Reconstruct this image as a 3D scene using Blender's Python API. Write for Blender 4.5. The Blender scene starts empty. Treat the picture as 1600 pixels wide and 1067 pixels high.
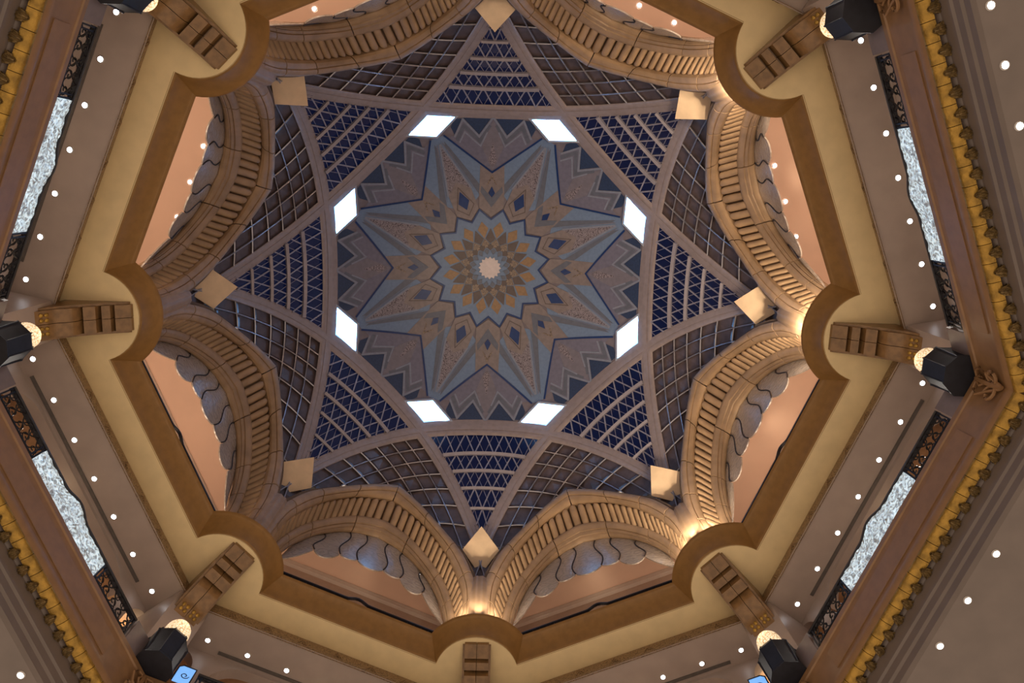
import bpy, bmesh, math, random
import numpy as np
from mathutils import Vector, Matrix
random.seed(7)
PI = math.pi
R8 = PI / 4
T22 = math.tan(PI / 8)
scene = bpy.context.scene
COL = scene.collection

# ------------------------------------------------------------------ camera, world, exposure
CAM_POS = (0.345, -7.332, 0.0)
CAM_ROWS = ((0.99928006, -0.03258457, -0.01943202),
            (0.02811045, 0.97988762, -0.19756026),
            (0.02547861, 0.19687179, 0.98009813))      # right, down, forward
FPX = 1244.0
cam_data = bpy.data.cameras.new('camera')
cam = bpy.data.objects.new('camera', cam_data)
COL.objects.link(cam)
cam_data.sensor_fit = 'HORIZONTAL'
cam_data.sensor_width = 36.0
cam_data.lens = 36.0 * FPX / 1600.0
cam_data.clip_end = 500.0
r_, d_, f_ = CAM_ROWS
cam.matrix_world = Matrix(((r_[0], -d_[0], -f_[0], CAM_POS[0]), (r_[1], -d_[1], -f_[1], CAM_POS[1]),
                           (r_[2], -d_[2], -f_[2], CAM_POS[2]), (0, 0, 0, 1)))
scene.camera = cam

world = bpy.data.worlds.new('hall_ambience')
scene.world = world
world.use_nodes = True
bg = world.node_tree.nodes['Background']
bg.inputs[0].default_value = (1.0, 0.80, 0.62, 1)
bg.inputs[1].default_value = 0.80
vs = scene.view_settings
vs.view_transform = 'Standard'
vs.look = 'None'
vs.gamma = 1.0
vs.use_curve_mapping = False
vs.exposure = 0.0


def project(p):
    q = [p[i] - CAM_POS[i] for i in range(3)]
    a, b, c = (sum(row[i] * q[i] for i in range(3)) for row in CAM_ROWS)
    return 800 + FPX * a / c, 533.5 + FPX * b / c


def in_frame(p, m=25):
    x, y = project(p)
    return -m < x < 1600 + m and -m < y < 1067 + m


# ------------------------------------------------------------------ materials
MATS = {}


def mat(name, col, rough=0.6, metal=0.0, noise=0.0, nscale=3.0, bump=0.0, bscale=20.0, emit=None, estr=0.0,
        coat=0.0, kind=None, col2=None, detail=4.0):
    m = bpy.data.materials.new(name)
    m.use_nodes = True
    nt = m.node_tree
    b = nt.nodes['Principled BSDF']
    b.inputs['Base Color'].default_value = (*col, 1)
    b.inputs['Roughness'].default_value = rough
    b.inputs['Metallic'].default_value = metal
    if coat:
        b.inputs['Coat Weight'].default_value = coat
        b.inputs['Coat Roughness'].default_value = 0.15
    geo = nt.nodes.new('ShaderNodeTexCoord')
    if noise > 0 or kind:
        n = nt.nodes.new('ShaderNodeTexNoise')
        n.inputs['Scale'].default_value = nscale
        n.inputs['Detail'].default_value = detail
        nt.links.new(geo.outputs['Object'], n.inputs['Vector'])
        mix = nt.nodes.new('ShaderNodeMix')
        mix.data_type = 'RGBA'
        c2 = col2 or tuple(max(0, c * (1 - noise)) for c in col)
        mix.inputs[6].default_value = (*col, 1)
        mix.inputs[7].default_value = (*c2, 1)
        ramp = nt.nodes.new('ShaderNodeValToRGB')
        ramp.color_ramp.elements[0].position = 0.38
        ramp.color_ramp.elements[1].position = 0.66
        fac = n.outputs['Fac']
        if kind == 'curl':           # incised scrolling tendrils
            w = nt.nodes.new('ShaderNodeTexVoronoi')
            w.feature = 'SMOOTH_F1'
            w.inputs['Scale'].default_value = nscale
            nt.links.new(geo.outputs['Object'], w.inputs['Vector'])
            mm = nt.nodes.new('ShaderNodeMath')
            mm.operation = 'MULTIPLY'
            mm.inputs[1].default_value = 26.0
            nt.links.new(w.outputs['Distance'], mm.inputs[0])
            sn = nt.nodes.new('ShaderNodeMath')
            sn.operation = 'SINE'
            nt.links.new(mm.outputs[0], sn.inputs[0])
            fac = sn.outputs[0]
            ramp.color_ramp.elements[0].position = 0.1
            ramp.color_ramp.elements[1].position = 0.6
        if kind == 'check':          # fine woven lattice on the lamp globe
            w = nt.nodes.new('ShaderNodeTexVoronoi')
            w.feature = 'DISTANCE_TO_EDGE'
            w.inputs['Scale'].default_value = nscale
            nt.links.new(geo.outputs['Object'], w.inputs['Vector'])
            fac = w.outputs['Distance']
            ramp.color_ramp.elements[0].position = 0.06
            ramp.color_ramp.elements[1].position = 0.12
        nt.links.new(fac, ramp.inputs[0])
        nt.links.new(ramp.outputs[0], mix.inputs[0])
        nt.links.new(mix.outputs[2], b.inputs['Base Color'])
        if emit and kind == 'check':
            nt.links.new(mix.outputs[2], b.inputs['Emission Color'])
    if bump > 0:
        n2 = nt.nodes.new('ShaderNodeTexNoise')
        n2.inputs['Scale'].default_value = bscale
        n2.inputs['Detail'].default_value = 3
        nt.links.new(geo.outputs['Object'], n2.inputs['Vector'])
        bn = nt.nodes.new('ShaderNodeBump')
        bn.inputs['Strength'].default_value = bump
        bn.inputs['Distance'].default_value = 0.1
        nt.links.new(n2.outputs['Fac'], bn.inputs['Height'])
        nt.links.new(bn.outputs[0], b.inputs['Normal'])
    if emit:
        if kind != 'check':
            b.inputs['Emission Color'].default_value = (*emit, 1)
        b.inputs['Emission Strength'].default_value = estr
    MATS[name] = m
    return m


mat('stone', (0.38, 0.24, 0.135), 0.5, noise=0.22, nscale=1.3, bump=0.05, bscale=8)
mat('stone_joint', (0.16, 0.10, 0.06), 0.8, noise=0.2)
mat('fascia', (0.30, 0.155, 0.045), 0.42, noise=0.16, nscale=2.5)
mat('low_fascia', (0.28, 0.15, 0.068), 0.42, noise=0.15, nscale=2.0)
mat('blue_screen', (0.1, 0.2, 0.4), 0.2, noise=0.3, nscale=3, emit=(0.22, 0.50, 1.0), estr=0.9)
mat('cream', (0.84, 0.65, 0.36), 0.55, noise=0.08, nscale=1.0)
mat('mauve', (0.42, 0.33, 0.285), 0.42, noise=0.1, nscale=0.8)
mat('marble_floor', (0.72, 0.63, 0.54), 0.35, noise=0.15, nscale=0.8)
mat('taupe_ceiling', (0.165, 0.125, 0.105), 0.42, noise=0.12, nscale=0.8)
mat('peach', (0.86, 0.60, 0.45), 0.6, noise=0.05, nscale=0.6)
mat('gallery_wall', (0.52, 0.38, 0.29), 0.5, noise=0.08)
mat('moulding', (0.62, 0.5, 0.42), 0.2, noise=0.05)
mat('frieze', (0.36, 0.235, 0.12), 0.5, noise=0.5, nscale=5, kind='curl', col2=(0.17, 0.10, 0.045), bump=0.4, bscale=9)
mat('tile', (0.72, 0.52, 0.34), 0.45, noise=0.1, nscale=1.5)
mat('rib', (0.31, 0.24, 0.225), 0.35, noise=0.15, nscale=2.5, coat=0.15)
mat('bar', (0.34, 0.30, 0.33), 0.35, noise=0.1, metal=0.2)
mat('coffer_bar', (0.42, 0.40, 0.44), 0.28, noise=0.15, metal=0.75)
mat('coffer', (0.105, 0.074, 0.078), 0.35, noise=0.35, nscale=2, coat=0.2)
mat('night_glass', (0.003, 0.006, 0.03), 0.10, noise=0.3, emit=(0.01, 0.05, 0.30), estr=0.05)
mat('skylight', (0.8, 0.9, 1.0), 0.4, noise=0.02, emit=(0.17, 0.48, 1.0), estr=13.0)
mat('skyframe', (0.34, 0.36, 0.44), 0.4, noise=0.1)
mat('dome', (0.17, 0.14, 0.16), 0.6, noise=0.15, nscale=2)
mat('d_bronze', (0.215, 0.17, 0.165), 0.45, noise=0.18, nscale=3)
mat('d_taupe', (0.155, 0.142, 0.195), 0.5, noise=0.15, nscale=3)
mat('d_grey', (0.115, 0.12, 0.155), 0.5, noise=0.15, nscale=3)
mat('d_blue', (0.145, 0.20, 0.31), 0.5, noise=0.12, nscale=4)
mat('d_spear', (0.18, 0.155, 0.185), 0.5, noise=0.15, nscale=3)
mat('d_navy', (0.005, 0.03, 0.13), 0.3, noise=0.15, nscale=4)
mat('d_teal', (0.024, 0.042, 0.10), 0.5, noise=0.3, nscale=8)
mat('d_light', (0.215, 0.225, 0.285), 0.5, noise=0.15, nscale=4)
mat('d_orange', (0.28, 0.165, 0.085), 0.5, noise=0.2, nscale=3)
mat('d_brown', (0.105, 0.075, 0.068), 0.5, noise=0.2, nscale=3)
mat('d_arab', (0.24, 0.20, 0.22), 0.5, kind='curl', nscale=4.2, col2=(0.09, 0.07, 0.08))
mat('d_arab_fine', (0.24, 0.175, 0.13), 0.5, kind='curl', nscale=4.5, col2=(0.08, 0.055, 0.05))
mat('d_white', (0.60, 0.50, 0.48), 0.5, noise=0.1)
mat('etched', (0.42, 0.35, 0.295), 0.22, metal=0.0, kind='curl', nscale=1.6, col2=(0.35, 0.295, 0.25), bump=0.45, bscale=5, coat=0.6)
mat('dark_joint', (0.03, 0.02, 0.018), 0.7, noise=0.2)
mat('iron', (0.018, 0.016, 0.02), 0.4, noise=0.3, metal=0.4)
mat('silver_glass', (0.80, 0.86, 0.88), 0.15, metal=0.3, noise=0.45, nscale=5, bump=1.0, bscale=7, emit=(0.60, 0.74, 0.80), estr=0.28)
mat('gold', (0.46, 0.26, 0.045), 0.38, metal=0.55, noise=0.45, nscale=3, bump=0.3, bscale=9)
mat('gold_leaf', (0.24, 0.155, 0.06), 0.42, metal=0.45, noise=0.5, nscale=7, bump=0.5, bscale=12)
mat('console', (0.26, 0.14, 0.055), 0.3, noise=0.3, nscale=3, bump=0.08, bscale=12)
mat('dim_glass', (0.22, 0.15, 0.10), 0.2, noise=0.2)
mat('lantern', (0.012, 0.012, 0.02), 0.6, noise=0.4)
mat('globe', (1.0, 0.80, 0.55), 0.5, kind='check', nscale=9, col2=(1.0, 0.78, 0.5), emit=(1, .8, .5), estr=1.0)
MATS['globe'].node_tree.nodes['Mix'].inputs[6].default_value = (0.42, 0.26, 0.12, 1)
mat('pedestal', (0.21, 0.155, 0.145), 0.45, noise=0.15, nscale=2)
mat('lens', (1, 1, 1), 0.4, noise=0.01, emit=(0.92, 0.95, 1.0), estr=14.0)
mat('lens_warm', (1, 1, 1), 0.4, noise=0.01, emit=(1.0, 0.95, 0.88), estr=10.0)
mat('trimring', (0.55, 0.5, 0.46), 0.4, noise=0.05)
mat('slot', (0.12, 0.10, 0.09), 0.6, noise=0.2)
mat('room', (0.45, 0.24, 0.12), 0.5, noise=0.2)


def painted_sparkle(m):
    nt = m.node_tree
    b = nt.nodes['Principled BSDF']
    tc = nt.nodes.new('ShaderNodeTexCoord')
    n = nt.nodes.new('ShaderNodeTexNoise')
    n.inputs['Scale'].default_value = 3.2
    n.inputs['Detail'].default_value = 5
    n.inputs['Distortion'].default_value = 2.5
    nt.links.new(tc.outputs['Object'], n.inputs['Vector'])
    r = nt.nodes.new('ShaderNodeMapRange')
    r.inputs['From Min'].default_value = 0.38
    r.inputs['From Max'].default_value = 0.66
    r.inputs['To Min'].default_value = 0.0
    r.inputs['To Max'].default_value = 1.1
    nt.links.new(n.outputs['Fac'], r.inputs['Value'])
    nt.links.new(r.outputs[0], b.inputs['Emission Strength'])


painted_sparkle(MATS['silver_glass'])          # patchy glow painted into the etched glass as emission


# ------------------------------------------------------------------ mesh helpers
class MB:
    def __init__(s):
        s.v = []
        s.f = []

    def add(s, vs_, fs):
        o = len(s.v)
        s.v += [tuple(map(float, p)) for p in vs_]
        s.f += [tuple(i + o for i in f) for f in fs]

    def box(s, c, h, rz=0.0, top=1.0):
        ca, sa = math.cos(rz), math.sin(rz)
        pts = []
        for dz in (-1, 1):
            k = top if dz > 0 else 1.0
            for dx, dy in ((-1, -1), (1, -1), (1, 1), (-1, 1)):
                x, y = dx * h[0] * k, dy * h[1] * k
                pts.append((c[0] + x * ca - y * sa, c[1] + x * sa + y * ca, c[2] + dz * h[2]))
        s.add(pts, [(3, 2, 1, 0), (4, 5, 6, 7), (0, 1, 5, 4), (1, 2, 6, 5), (2, 3, 7, 6), (3, 0, 4, 7)])

    def grid(s, rows, close=False):
        n, m = len(rows), len(rows[0])
        fs = []
        for i in range(n - 1):
            for j in range(m if close else m - 1):
                k = (j + 1) % m
                fs.append((i * m + j, i * m + k, (i + 1) * m + k, (i + 1) * m + j))
        s.add([p for r in rows for p in r], fs)

    def loft(s, rows, caps=True):         # closed sections, capped
        n, m = len(rows), len(rows[0])
        o = len(s.v)
        s.grid(rows, True)
        if caps:
            s.f.append(tuple(o + j for j in reversed(range(m))))
            s.f.append(tuple(o + (n - 1) * m + j for j in range(m)))

    def tube(s, path, r, n=6, caps=True):
        path = [Vector(p) for p in path]
        rows = []
        for i, p in enumerate(path):
            t = (path[min(i + 1, len(path) - 1)] - path[max(i - 1, 0)]).normalized()
            up = Vector((0, 0, 1)) if abs(t.z) < 0.9 else Vector((1, 0, 0))
            a = t.cross(up).normalized()
            b = t.cross(a).normalized()
            rows.append([p + (a * math.cos(2 * PI * j / n) + b * math.sin(2 * PI * j / n)) * r for j in range(n)])
        s.loft(rows, caps)

    def lathe(s, prof, c=(0, 0, 0), n=24):
        rows = [[(c[0] + r * math.cos(2 * PI * j / n), c[1] + r * math.sin(2 * PI * j / n), c[2] + z) for j in range(n)] for r, z in prof]
        s.loft(rows)

    def poly_prism(s, pts, vec):          # planar polygon extruded along vec
        n = len(pts)
        q = [tuple(np.add(p, vec)) for p in pts]
        s.add(list(pts) + q, [tuple(range(n)), tuple(reversed(range(n, 2 * n)))] +
              [(i, i + n, (i + 1) % n + n, (i + 1) % n) for i in range(n)])

    def mesh(s, name, origin=(0, 0, 0), angle=40, tri=False):
        me = bpy.data.meshes.new(name)
        me.from_pydata([(p[0] - origin[0], p[1] - origin[1], p[2] - origin[2]) for p in s.v], [], s.f)
        bm = bmesh.new()
        bm.from_mesh(me)
        if tri:
            bmesh.ops.triangulate(bm, faces=[f for f in bm.faces if len(f.verts) > 4])
        bmesh.ops.recalc_face_normals(bm, faces=bm.faces)
        bm.to_mesh(me)
        bm.free()
        if angle:
            me.polygons.foreach_set('use_smooth', [True] * len(me.polygons))
            me.set_sharp_from_angle(angle=math.radians(angle))
        me.update()
        return me


CACHE = {}


def rot(p, th):
    c, s = math.cos(th), math.sin(th)
    return (p[0] * c + p[1] * s, -p[0] * s + p[1] * c, p[2])


def link(name, me, m, parent=None):
    o = bpy.data.objects.new(name, me)
    COL.objects.link(o)
    if me is not None and m:
        if not me.materials:
            me.materials.append(MATS[m])
    if parent is not None:
        o.parent = parent
    return o


def tag(o, label, cat, group=None, kind=None):
    o['label'] = label
    o['category'] = cat
    if group:
        o['group'] = group
    if kind:
        o['kind'] = kind
    return o


def thing(name, label, cat, base, th, group=None, kind=None):
    o = bpy.data.objects.new(name, None)
    o.empty_display_size = 0.3
    COL.objects.link(o)
    o.location = rot(base, th)
    o.rotation_euler = (0, 0, -th)
    return tag(o, label, cat, group, kind)


def part(key, fn, name, m, parent, base, angle=40, tri=False):
    """mesh built once in the unrotated frame by fn(MB), shared by every copy"""
    if key not in CACHE:
        mb = MB()
        fn(mb)
        CACHE[key] = mb.mesh(name, base, angle, tri)
    return link(name, CACHE[key], m, parent)


def solo(key, fn, name, m, th, base, label, cat, group=None, kind=None, angle=40, tri=False):
    o = part(key, fn, name, m, None, base, angle, tri)
    o.location = rot(base, th)
    o.rotation_euler = (0, 0, -th)
    return tag(o, label, cat, group, kind)


CPOS = ['at the bottom centre', 'at the lower right', 'at the far right', 'at the upper right',
        'at the top centre', 'at the upper left', 'at the far left', 'at the lower left']
BPOS = ['in the bottom bay right of centre', 'in the lower right-hand bay', 'in the upper right-hand bay',
        'in the top bay right of centre', 'in the top bay left of centre', 'in the upper left-hand bay',
        'in the lower left-hand bay', 'in the bottom bay left of centre']


def cth(k):
    return k * R8


def bth(k):
    return (k + 0.5) * R8


# ------------------------------------------------------------------ central dome with its inlaid star
def dz(x, y):
    return 68.5 - 0.0368 * (x * x + y * y)


def pol(r, deg):
    a = math.radians(deg)
    return (r * math.sin(a), r * math.cos(a))


def dome_mesh(polys, h, name, edge=0.9, side=0.06):
    bm = bmesh.new()
    for pl in polys:
        vsx = [bm.verts.new((x, y, 0)) for x, y in pl]
        bm.faces.new(vsx)
    bmesh.ops.triangulate(bm, faces=bm.faces[:])
    for _ in range(6):
        es = [e for e in bm.edges if e.calc_length() > edge]
        if not es:
            break
        bmesh.ops.subdivide_edges(bm, edges=es, cuts=1)
        bmesh.ops.triangulate(bm, faces=[f for f in bm.faces if len(f.verts) > 3])
    for v in bm.verts:
        v.co.z = dz(v.co.x, v.co.y) - h
    be = [e for e in bm.edges if e.is_boundary]
    ret = bmesh.ops.extrude_edge_only(bm, edges=be)
    for g in ret['geom']:
        if isinstance(g, bmesh.types.BMVert):
            g.co.z += h + side
    bmesh.ops.recalc_face_normals(bm, faces=bm.faces[:])
    me = bpy.data.meshes.new(name)
    bm.to_mesh(me)
    bm.free()
    me.polygons.foreach_set('use_smooth', [True] * len(me.polygons))
    me.set_sharp_from_angle(angle=math.radians(30))
    return me


def strip(pts, w):
    """polyline in plan -> list of quads"""
    out = []
    P = [Vector((*p, 0)) for p in pts]
    for a, b in zip(P[:-1], P[1:]):
        t = (b - a).normalized()
        n = Vector((-t.y, t.x, 0)) * w / 2
        e = t * w * 0.4
        out.append([tuple(q[:2]) for q in (a - n - e, b - n + e, b + n + e, a + n - e)])
    return out


DV = 12.45 / math.cos(PI / 8)
mbx = bmesh.new()
rings = []
NR, NA = 26, 64
oct_r = lambda a: 12.45 / math.cos(((a + PI / 8) % R8) - PI / 8)
cv = mbx.verts.new((0, 0, 68.5))
for i in range(1, NR + 1):
    rings.append([])
    for j in range(NA):
        a = 2 * PI * j / NA
        r = oct_r(a) * i / NR
        x, y = r * math.sin(a), r * math.cos(a)
        rings[-1].append(mbx.verts.new((x, y, dz(x, y))))
for j in range(NA):
    mbx.faces.new((cv, rings[0][j], rings[0][(j + 1) % NA]))
    for i in range(NR - 1):
        mbx.faces.new((rings[i][j], rings[i + 1][j], rings[i + 1][(j + 1) % NA], rings[i][(j + 1) % NA]))
me = bpy.data.meshes.new('ceiling')
mbx.to_mesh(me)
mbx.free()
me.polygons.foreach_set('use_smooth', [True] * len(me.polygons))
dome = link('ceiling', me, 'dome')
tag(dome, 'shallow octagonal dome inlaid with a many-pointed star around a rosette', 'dome', kind='structure')


def inlay(name, m, polys, h, n=8, off=0.0):
    me_ = dome_mesh(polys, h, name)
    for k in range(n):
        o = link(name, me_, m, dome)
        o.rotation_euler = (0, 0, -(off + k * 2 * PI / n))


def P_(*rs):
    return [pol(r, a) for r, a in rs]


def mirror(pl):
    return [(-x, y) for x, y in reversed(pl)]


# edge triangles, crown outlines and spear for each side facing a pier
tri1 = P_((12.08, 0.7), (10.9, 5.8), (12.2, 10.9))
inlay('edge_triangle', 'd_teal', [tri1], 0.03)
inlay('edge_triangle', 'd_teal', [mirror(tri1)], 0.03)
tri2 = P_((12.15, 11.5), (11.1, 15.5), (11.75, 16.2), (12.25, 14.0))
inlay('edge_triangle', 'd_teal', [tri2], 0.03)
inlay('edge_triangle', 'd_teal', [mirror(tri2)], 0.03)
crown = P_((8.1, 0), (11.2, 19.2), (11.05, 15.5), (12.1, 11.15), (10.78, 5.75), (12.1, 0))
inlay('crown_panel', 'd_taupe', [crown, mirror(crown)], 0.05)
W1 = P_((12.1, 0), (10.75, 5.75), (12.1, 11.15), (11.02, 15.6))
inlay('crown_outline', 'd_light', strip(W1, 0.15) + strip(mirror(W1), 0.15), 0.09)
W2 = P_((11.0, 2.4), (10.05, 5.5), (11.2, 11.3), (10.55, 14.2))
inlay('crown_outline', 'd_light', strip(W2, 0.12) + strip(mirror(W2), 0.12), 0.09)
W3 = P_((11.45, 1.5), (10.4, 5.6), (11.64, 11.2), (10.8, 14.9))
inlay('crown_band', 'd_grey', strip(W3, 0.26) + strip(mirror(W3), 0.26), 0.075)
spear = P_((8.15, 0), (9.2, -3.2), (10.0, -4.9), (12.0, 0), (10.0, 4.9), (9.2, 3.2))
inlay('spear_panel', 'd_spear', [spear], 0.07)
inlay('spear_inset', 'd_arab', [P_((8.5, 0), (8.85, -2.2), (10.3, 0), (8.85, 2.2))], 0.10)
# blue ground of the eight long points
ground = P_((5.2, 22.5), (6.2, 9.5), (8.0, 0.0), (11.3, 19.6), (11.35, 22.5))
inlay('point_ground', 'd_blue', [ground, [(-x, y) for x, y in []] or P_((5.2, 22.5), (11.35, 22.5), (11.3, 25.4), (8.0, 45.0), (6.2, 35.5))], 0.04)
greyst = P_((6.3, 9.4), (6.75, 6.2), (10.95, 20.4), (10.6, 20.6))
inlay('grey_stripe', 'd_grey', [greyst], 0.07)
inlay('grey_stripe', 'd_grey', [mirror(greyst)], 0.07)
inlay('navy_line', 'd_navy', strip(P_((8.0, 0), (11.28, 19.55)), 0.13) + strip(P_((8.0, 0), (11.28, -19.55)), 0.13), 0.12)
# kites facing the piers
inlay('pier_kite', 'd_bronze', [P_((4.4, 0), (5.2, 11.3), (6.2, 9.6), (8.7, 6.4), (7.95, 0)), mirror(P_((4.4, 0), (5.2, 11.3), (6.2, 9.6), (8.7, 6.4), (7.95, 0)))], 0.08)
chev = P_((5.15, 0), (6.5, 8.3), (6.95, 7.0), (5.95, 0))
inlay('grey_chevron', 'd_grey', [chev, mirror(chev)], 0.11)
inlay('blue_diamond', 'd_navy', [P_((5.98, 0), (6.34, 2.5), (6.88, 0), (6.34, -2.5))], 0.14)
av = P_((6.95, 3.8), (7.05, 2.4), (7.55, 0), (7.85, 0))
inlay('scroll_inset', 'd_arab_fine', [av, mirror(av)], 0.11)
# kites facing the skylights
W = PI / 8
inlay('skylight_kite', 'd_bronze', [P_((4.35, 0), (5.15, 10.9), (6.9, 8.2), (7.7, 0)), mirror(P_((4.35, 0), (5.15, 10.9), (6.9, 8.2), (7.7, 0)))], 0.10, off=W)
ar = P_((6.85, 8.0), (7.55, 0), (10.6, 0))
inlay('scroll_panel', 'd_arab', [ar, mirror(ar)], 0.08, off=W)
kb = P_((4.8, 0), (5.6, 7.6), (7.25, 0), (5.6, -7.6), (4.8, 0))
inlay('kite_border', 'd_brown', strip(kb, 0.06), 0.125, off=W)
ab = P_((6.95, 8.3), (10.75, 0.2))
inlay('scroll_border', 'd_light', strip(ab, 0.14) + strip(mirror(ab), 0.14), 0.11, off=W)
sb_ = P_((6.55, 11.2), (7.0, 9.4), (10.9, 1.0), (10.75, 1.6))
inlay('mauve_stripe', 'd_spear', [sb_], 0.075, off=W)
inlay('mauve_stripe', 'd_spear', [mirror(sb_)], 0.075, off=W)
inlay('blue_diamond', 'd_navy', [P_((5.27, 0), (5.98, 4.6), (6.88, 0), (5.98, -4.6))], 0.14, off=W)
# star field, zigzag line and rosette
field = []
zig = []
for j in range(16):
    zig += [pol(4.14, j * 22.5), pol(5.03, j * 22.5 + 11.25)]
field = [[(0, 0), zig[i], zig[(i + 1) % 32]] for i in range(32)]
inlay('star_field', 'd_blue', field, 0.12, n=1)
inlay('navy_zigzag', 'd_navy', sum([strip([zig[i], zig[(i + 1) % 32]], 0.13) for i in range(32)], []), 0.15, n=1)
inlay('orange_kite', 'd_orange', [P_((2.58, 11.25), (3.4, 3.6), (4.02, 11.25), (3.4, 18.9))], 0.15, n=16)
inlay('brown_kite', 'd_brown', [P_((2.12, 0), (2.56, 9.6), (3.4, 0), (2.56, -9.6))], 0.17, n=16)
inlay('scroll_kite', 'd_arab_fine', [P_((2.56, 11.25), (2.1, 1.2), (1.7, 11.25), (2.1, 21.3))], 0.16, n=16)
inlay('mauve_kite', 'd_brown', [P_((2.1, 0), (1.78, 10), (1.5, 0), (1.78, -10))], 0.15, n=16)
inlay('slate_petal', 'd_grey', [P_((1.68, 11.25), (1.5, 3), (1.15, 11.25), (1.5, 19.5))], 0.165, n=16)
inlay('slate_petal', 'd_blue', [P_((1.48, 0), (1.2, 9), (0.95, 0), (1.2, -9))], 0.175, n=16)
inlay('centre_disc', 'd_white', [[pol(0.98 if j % 2 == 0 else 0.80, j * 11.25) for j in range(32)]], 0.19, n=1)

# ------------------------------------------------------------------ crossing ribs
RD = 12.3


def zr(t):
    return 62.4 - 0.0413 * t * t - 0.000195 * t ** 4


def fn_rib(mb):
    sec = [(11.98, 0.95), (12.0, 0.72), (12.04, 0.68), (12.24, 0.10), (12.29, 0.05), (12.33, -0.02), (12.52, -0.26), (12.54, -0.22), (12.58, -0.32),
           (12.82, -0.58), (12.88, -0.60), (12.93, -0.52), (12.95, 0.95)]
    rows = []
    for i in range(57):
        t = -12.5 + 25.0 * i / 56
        rows.append([(t, d, zr(t) + o) for d, o in sec])
    mb.loft(rows)


for k in range(8):
    solo('rib', fn_rib, 'vault_rib', 'rib', cth(k), (0, 12.5, 61.8),
         'curved grey vault rib crowning the blue lattice window ' + CPOS[k], 'rib', 'crossing ribs of the dome')

# ------------------------------------------------------------------ skylights at the rib crossings
SK = {'o': (0, 13.2), 'i': (0, 11.4), 'r': pol(12.33, 8.8), 'l': pol(12.33, -8.8)}


def skyp(p, s, h):
    c = (0, 12.28)
    x, y = c[0] + (p[0] - c[0]) * s, c[1] + (p[1] - c[1]) * s
    return (x, y, 62.93 - (y - 12.28) * 0.72 - 0.05 * abs(x) - h)


def fn_skypane(mb):
    q = [skyp(SK[n], 1.0, 0.16) for n in ('o', 'r', 'i', 'l')]
    mb.poly_prism(q, (0, 0, 0.1))


def fn_skyframe(mb):
    for a, b in (('o', 'r'), ('r', 'i'), ('i', 'l'), ('l', 'o')):
        q = [skyp(SK[a], 1.0, 0.22), skyp(SK[b], 1.0, 0.22), skyp(SK[b], 1.16, 0.22), skyp(SK[a], 1.16, 0.22)]
        mb.poly_prism(q, (0, 0, 0.3))


for k in range(8):
    b = (0, 12.28, 62.9)
    w_ = thing('window_%d' % (k + 9), 'glowing diamond-shaped skylight beside the dome ' + BPOS[k], 'skylight', b, bth(k), 'skylights around the dome', 'structure')
    part('skypane', fn_skypane, 'pane', 'skylight', w_, b, 0)
    part('skyframe', fn_skyframe, 'window_frame', 'skyframe', w_, b, 0)

# ------------------------------------------------------------------ blue lattice windows
def tri_pt(x, v, h=0.0):
    t = 12.2 - 6.09 * v
    y = 0.70711 * (12.2 + t)
    xw = max(1e-3, 0.70711 * (12.2 - t))
    q = min(1.0, abs(x) / xw)
    return (x, y, zr(t) + 0.25 + 1.2 * v * v * (1 - q * q) - h)


def tri_w(v):
    return 0.70711 * 6.09 * v


VB = [1.02, 0.76, 0.565, 0.39, 0.21, 0.02]


def fn_glass(i):
    def f(mb):
        v0, v1 = VB[i], VB[i + 1]
        rows = []
        for a in range(5):
            v = v0 + (v1 - v0) * a / 4
            w = tri_w(v) + 0.15
            rows.append([tri_pt(-w + 2 * w * j / 8, v) for j in range(9)])
        mb.grid(rows)
    return f


def bar_on(mb, p0, p1, w, h0, h1, n=3):
    """flat bar between (x,v) points on the window surface"""
    A = [(p0[0] + (p1[0] - p0[0]) * i / n, p0[1] + (p1[1] - p0[1]) * i / n) for i in range(n + 1)]
    pts = [Vector(tri_pt(x, v)) for x, v in A]
    rows = []
    for i, p in enumerate(pts):
        t = (pts[min(i + 1, n)] - pts[max(i - 1, 0)]).normalized()
        nrm = Vector((0, -0.62, -0.78))
        s = t.cross(nrm).normalized() * w / 2
        nn = s.cross(t).normalized()
        if nn.z > 0:
            nn = -nn
        rows.append([p - s + nn * h0, p + s + nn * h0, p + s + nn * h1, p - s + nn * h1])
    mb.loft(rows)


def fn_cross(i):
    def f(mb):
        v = VB[i]
        w = tri_w(v)
        bar_on(mb, (-w, v), (w, v), 0.30 - 0.03 * i, 0.02, 0.28, 8)
    return f


def fn_lat(i, thick):
    def f(mb):
        v0, v1 = VB[i], VB[i + 1]
        per = 1.56 - 0.10 * i
        off = 0.0 if thick else per / 2
        if i % 2:
            off += per / 2
        for sgn in (-1, 1):
            for j in range(-5, 6):
                xa = j * per + off
                xb = xa + sgn * per / 2 * 1.0
                ts = [t / 24 for t in range(25) if abs(xa + (xb - xa) * t / 24) <= tri_w(v0 + (v1 - v0) * t / 24) + 0.06]
                if len(ts) < 2:
                    continue
                a, b_ = ts[0], ts[-1]
                bar_on(mb, (xa + (xb - xa) * a, v0 + (v1 - v0) * a), (xa + (xb - xa) * b_, v0 + (v1 - v0) * b_),
                       0.095 if thick else 0.035, 0.02, 0.12 if thick else 0.07, 2)
    return f


for k in range(8):
    b = (0, 15.0, 57.0)
    w_ = thing('window_%d' % (k + 1), 'triangular dark blue window behind grey lattice ' + CPOS[k], 'window', b, cth(k), 'lattice windows of the dome', 'structure')
    for i in range(5):
        part('tg%d' % i, fn_glass(i), 'pane', 'night_glass', w_, b)
        part('tl%d' % i, fn_lat(i, True), 'lattice', 'bar', w_, b, 0)
        part('tn%d' % i, fn_lat(i, False), 'fine_lattice', 'bar', w_, b, 0)
        if 0 < i:
            part('tc%d' % i, fn_cross(i), 'crossbar', 'bar', w_, b, 0)

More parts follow.
